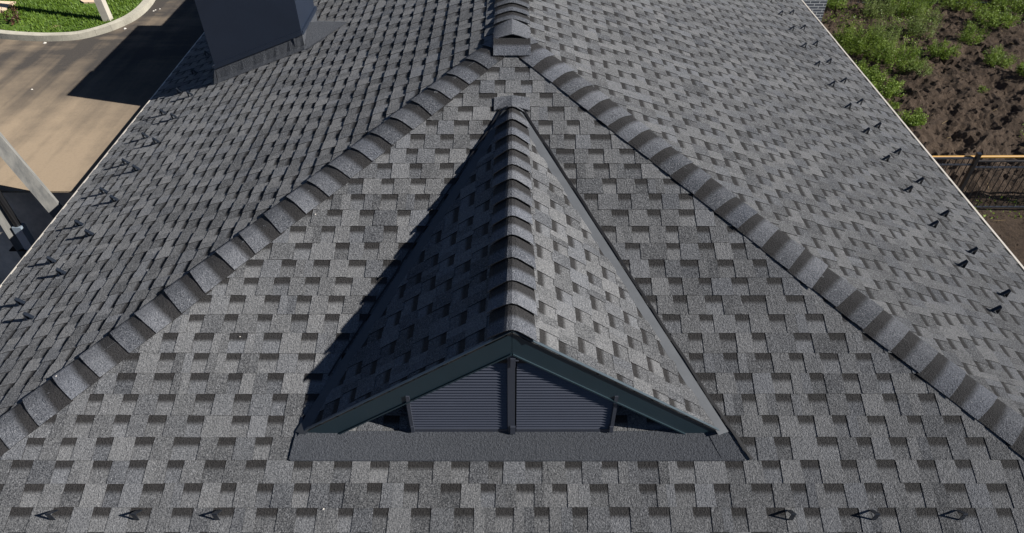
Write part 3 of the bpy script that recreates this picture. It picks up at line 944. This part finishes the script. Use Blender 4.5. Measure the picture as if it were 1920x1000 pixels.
# weeds, each clump a thing
def weed(px, py, rad, hgt, n, mat, size, slender, label, name='weed', group='weed clumps on the dug soil'):
    p = gp(px, py, 0.0); p.z = sh(p.x, p.y) - .02
    return clump(name, p, rad, hgt, n, M[mat], size, int(px * 7 + py), slender, 1.0, label, 'weed', group, stems=int(8 + rad * rad * 260))
weed(1606, 92, .68, .75, 6500, 'leaf', .060, 3.2, 'largest bright green weed clump just outside the right eave')
weed(1652, 86, .45, .78, 3200, 'leaf_grey', .055, 5.0, 'grey green feathery weed right beside the largest clump')
weed(1722, 66, .42, .95, 3400, 'leaf_grey', .055, 4.5, 'tall feathery dark green weed left of the pit shadows')
weed(1604, 140, .50, .42, 3600, 'leaf', .055, 2.0, 'broad leaved weed mat hugging the roof edge')
weed(1676, 128, .66, .60, 5200, 'leaf', .050, 2.6, 'wide yellowish weed clump in front of the feathery grey one')
weed(1640, 172, .58, .45, 4200, 'leaf', .055, 1.9, 'low leafy weed clump lowest along the roof edge')
weed(1704, 238, .30, .45, 1700, 'leaf', .065, 1.9, 'small bright leafy weed alone near the fence by the eave')
weed(1700, 22, .70, .70, 4200, 'leaf', .060, 3.0, 'dense green weed at the back near the far fence')
weed(1642, 32, .48, .70, 2600, 'leaf_grey', .055, 3.6, 'thin upright weed behind the largest clump')
weed(1816, 80, .30, .70, 2200, 'leaf', .065, 4.5, 'upright fan shaped weed standing alone on bare soil')
weed(1864, 126, .36, .42, 1700, 'leaf', .065, 4.0, 'spiky low weed at the right on bare soil')
weed(1762, 108, .42, .38, 1900, 'leaf', .050, 2.6, 'sparse yellow green weed below the dark pit')
weed(1858, 50, .62, .40, 3200, 'leaf', .055, 2.0, 'dark leafy weed mat on the mound at upper right')
weed(1792, 12, .60, .55, 3000, 'leaf', .055, 3.0, 'green weed against the far fence')
weed(1893, 16, .70, .42, 3200, 'leaf', .055, 2.4, 'light green weed in the far right corner')
weed(1914, 152, .28, .38, 1000, 'leaf', .055, 2.2, 'leafy weed at the right edge of the view')
weed(1560, 20, .34, .38, 1300, 'leaf', .055, 2.0, 'small weed at the foot of the grey brick wall')
weed(1838, 178, .13, .16, 160, 'leaf', .045, 2.0, 'tiny pale seedling alone on the bare soil')
weed(1716, 148, .34, .26, 1000, 'leaf_grey', .045, 2.6, 'thin straggly weed between the roof edge mat and bare soil')
weed(1668, 204, .24, .22, 700, 'leaf', .050, 2.0, 'small sprawling weed by the eave above the lone bright one')
# low ground cover
m = MB(); R = random.Random(77)
def veg(x, y): return float(vnoise(np.array([x * .8 + 3]), np.array([y * .8]), 12)[0]) + .18 * max(0, (y - 14) / 5) - .05 * max(0, x - 9)
cnt = 0
while cnt < 15000:
    x = R.uniform(4.9, 17); y = R.uniform(9.7, 23)
    if abs(y - 10.0) < .35: ok = R.random() < .5
    else: ok = y > 11.2 and veg(x, y) > .60
    if not ok: cnt += .2; continue
    p = Vector((x, y, sh(x, y) + R.uniform(0, .07))); L = R.uniform(.03, .08)
    d = Vector((R.gauss(0, 1), R.gauss(0, 1), R.uniform(.1, 1.4))).normalized(); s = d.cross(Vector((R.gauss(0, 1), R.gauss(0, 1), .5))).normalized()
    m.poly([p, p + d * L * .5 + s * L * .22, p + d * L, p + d * L * .5 - s * L * .22], R.random()); cnt += 1
o = m.build('ground_cover', M['leaf']); tag(o, 'low green seedlings scattered over the dug soil', 'weeds', kind='stuff')
m = MB()
for i in range(140):
    x = R.uniform(5.2, 15); y = R.uniform(9, 20); a = R.uniform(0, 6.28); l = R.uniform(.06, .25); zz = sh(x, y) + .02
    m.bar((x, y, zz), (x + math.cos(a) * l, y + math.sin(a) * l, zz + R.uniform(-.01, .04)), .006, .005)
o = m.build('dry_stalks', M['straw']); tag(o, 'dry straw stalks littered on the soil', 'straw', kind='stuff')

# ------------------------------------------------------------------ fences
def fence(x0, x1, y, posts, label, z_of, gap=0.112, hgt=1.08, group=None):
    f = empty('metal_fence', ((x0 + x1) / 2, y, 0), label, 'fence', group)
    for p in posts:
        m = MB(); m.box((p, y, .55), (.062, .062, 1.26)); m.box((p, y, 1.19), (.075, .075, .02)); m.build('fence_post', M['fence'], f)
    m = MB()
    for a, b in zip(posts, posts[1:]):
        zt = z_of(a); n = int((b - a) / gap)
        for i in range(1, n):
            x = a + (b - a) * i / n
            m.bar((x, y, .06), (x, y, zt), .011, .011, (0, 1, 0))
    pk = m.build('fence_pickets', M['fence'], f)
    for zz, off in ((.06, 0), (-.13, 1), (0.0, 1)):
        m = MB()
        for a, b in zip(posts, posts[1:]):
            zt = z_of(a); q = zt + zz if off else zz
            m.bar((a + .03, y, q), (b - .03, y, q), .034, .022)
        m.build('fence_rail', M['rail'], f)
    return f
fence(5.5, 12.94, 10.03, [3.02 + 2.48, 7.98, 10.46, 12.94], 'low black metal picket fence crossing the soil right of the roof', lambda a: 1.10 if a < 7 else 1.045)
m = MB()
m.tube([(4.6, 10.10, 1.055), (7.9, 10.10, 1.085), (13.2, 10.10, 1.115)], 0.024, 12)
o = m.build('yellow_pipe', M['yellow'], smooth=True); tag(rebase(o, (8.9, 10.10, 1.05)), 'yellow pipe running along the top of the black fence', 'pipe')
fp = gp(1852, 9, 0)
fence(fp.x - 10, fp.x + 7.5, fp.y, [fp.x - 7.5, fp.x - 5, fp.x - 2.5, fp.x, fp.x + 2.5, fp.x + 5], 'dark picket fence at the far end of the dug plot', lambda a: 1.08)

# brick building behind the right eave
bc = gp(1539, 43, 0)
bb = empty('brick_building', (bc.x - 3, bc.y + 2, 0), 'dark grey brick building corner seen past the right eave', 'building')
m = MB(); 
m.box((bc.x - 3.2, bc.y + 2.5, 1.4), (6.4, 5.0, 3.0)); m.build('wall', M['brick'], bb)
m = MB()
q = [(bc.x - 6.9, bc.y - .5, 2.92), (bc.x + .5, bc.y - .5, 2.92), (bc.x + .5, bc.y + 5.5, 2.92), (bc.x - 6.9, bc.y + 5.5, 2.92)]
r0, r1 = (bc.x - 4.2, bc.y + 2.5, 4.2), (bc.x - 2.2, bc.y + 2.5, 4.2)
m.poly([q[0], q[1], r1, r0]); m.poly([q[1], q[2], r1]); m.poly([q[2], q[3], r0, r1]); m.poly([q[3], q[0], r0]); m.poly(q[::-1])
m.build('roof', M['membrane'], bb)

# pale chips on the road and roof
m = MB(); R = random.Random(4)
for (u, v, z_) in ((292, 19, ZRD), (288, 21, ZRD), (234, 54, ZRD), (84, 81, ZRD), (300, 17, ZRD), (60, 168, ZRD)):
    p = gp(u, v, z_ + .004); r = R.uniform(.015, .03)
    P = [p + Vector((math.cos(a) * r * R.uniform(.6, 1.3), math.sin(a) * r * R.uniform(.6, 1.3), 0)) for a in (0, 1.3, 2.6, 3.8, 5.1)]
    t = p + Vector((0, 0, r * .6))
    for k in range(5): m.poly([P[k], P[(k + 1) % 5], t])
for (u, v) in ((451, 634), (107, 708), (607, 957), (592, 405)):
    rr = ray(u, v); nn_ = Vector((0, -T, 1)) if u > 420 else Vector((-T, 0, 1))
    if u < 420 and v > 600: nn_ = Vector((0, -T, 1))
    dd_ = (ZR - ZC - T * YA) if nn_.y else (ZR - ZC)
    p = Vector((0, 0, ZC)) + rr * (dd_ / nn_.dot(rr)) + Vector((0, 0, .014)); r = R.uniform(.005, .008)
    P = [p + Vector((math.cos(a) * r, math.sin(a) * r, 0)) for a in (0, 1.3, 2.6, 3.8, 5.1)]
    t = p + Vector((0, 0, r))
    for k in range(5): m.poly([P[k], P[(k + 1) % 5], t])
o = m.build('pale_chips', M['stone']); tag(o, 'pale stone chips strewn on the road by the kerb and over the shingles', 'stones', kind='stuff')
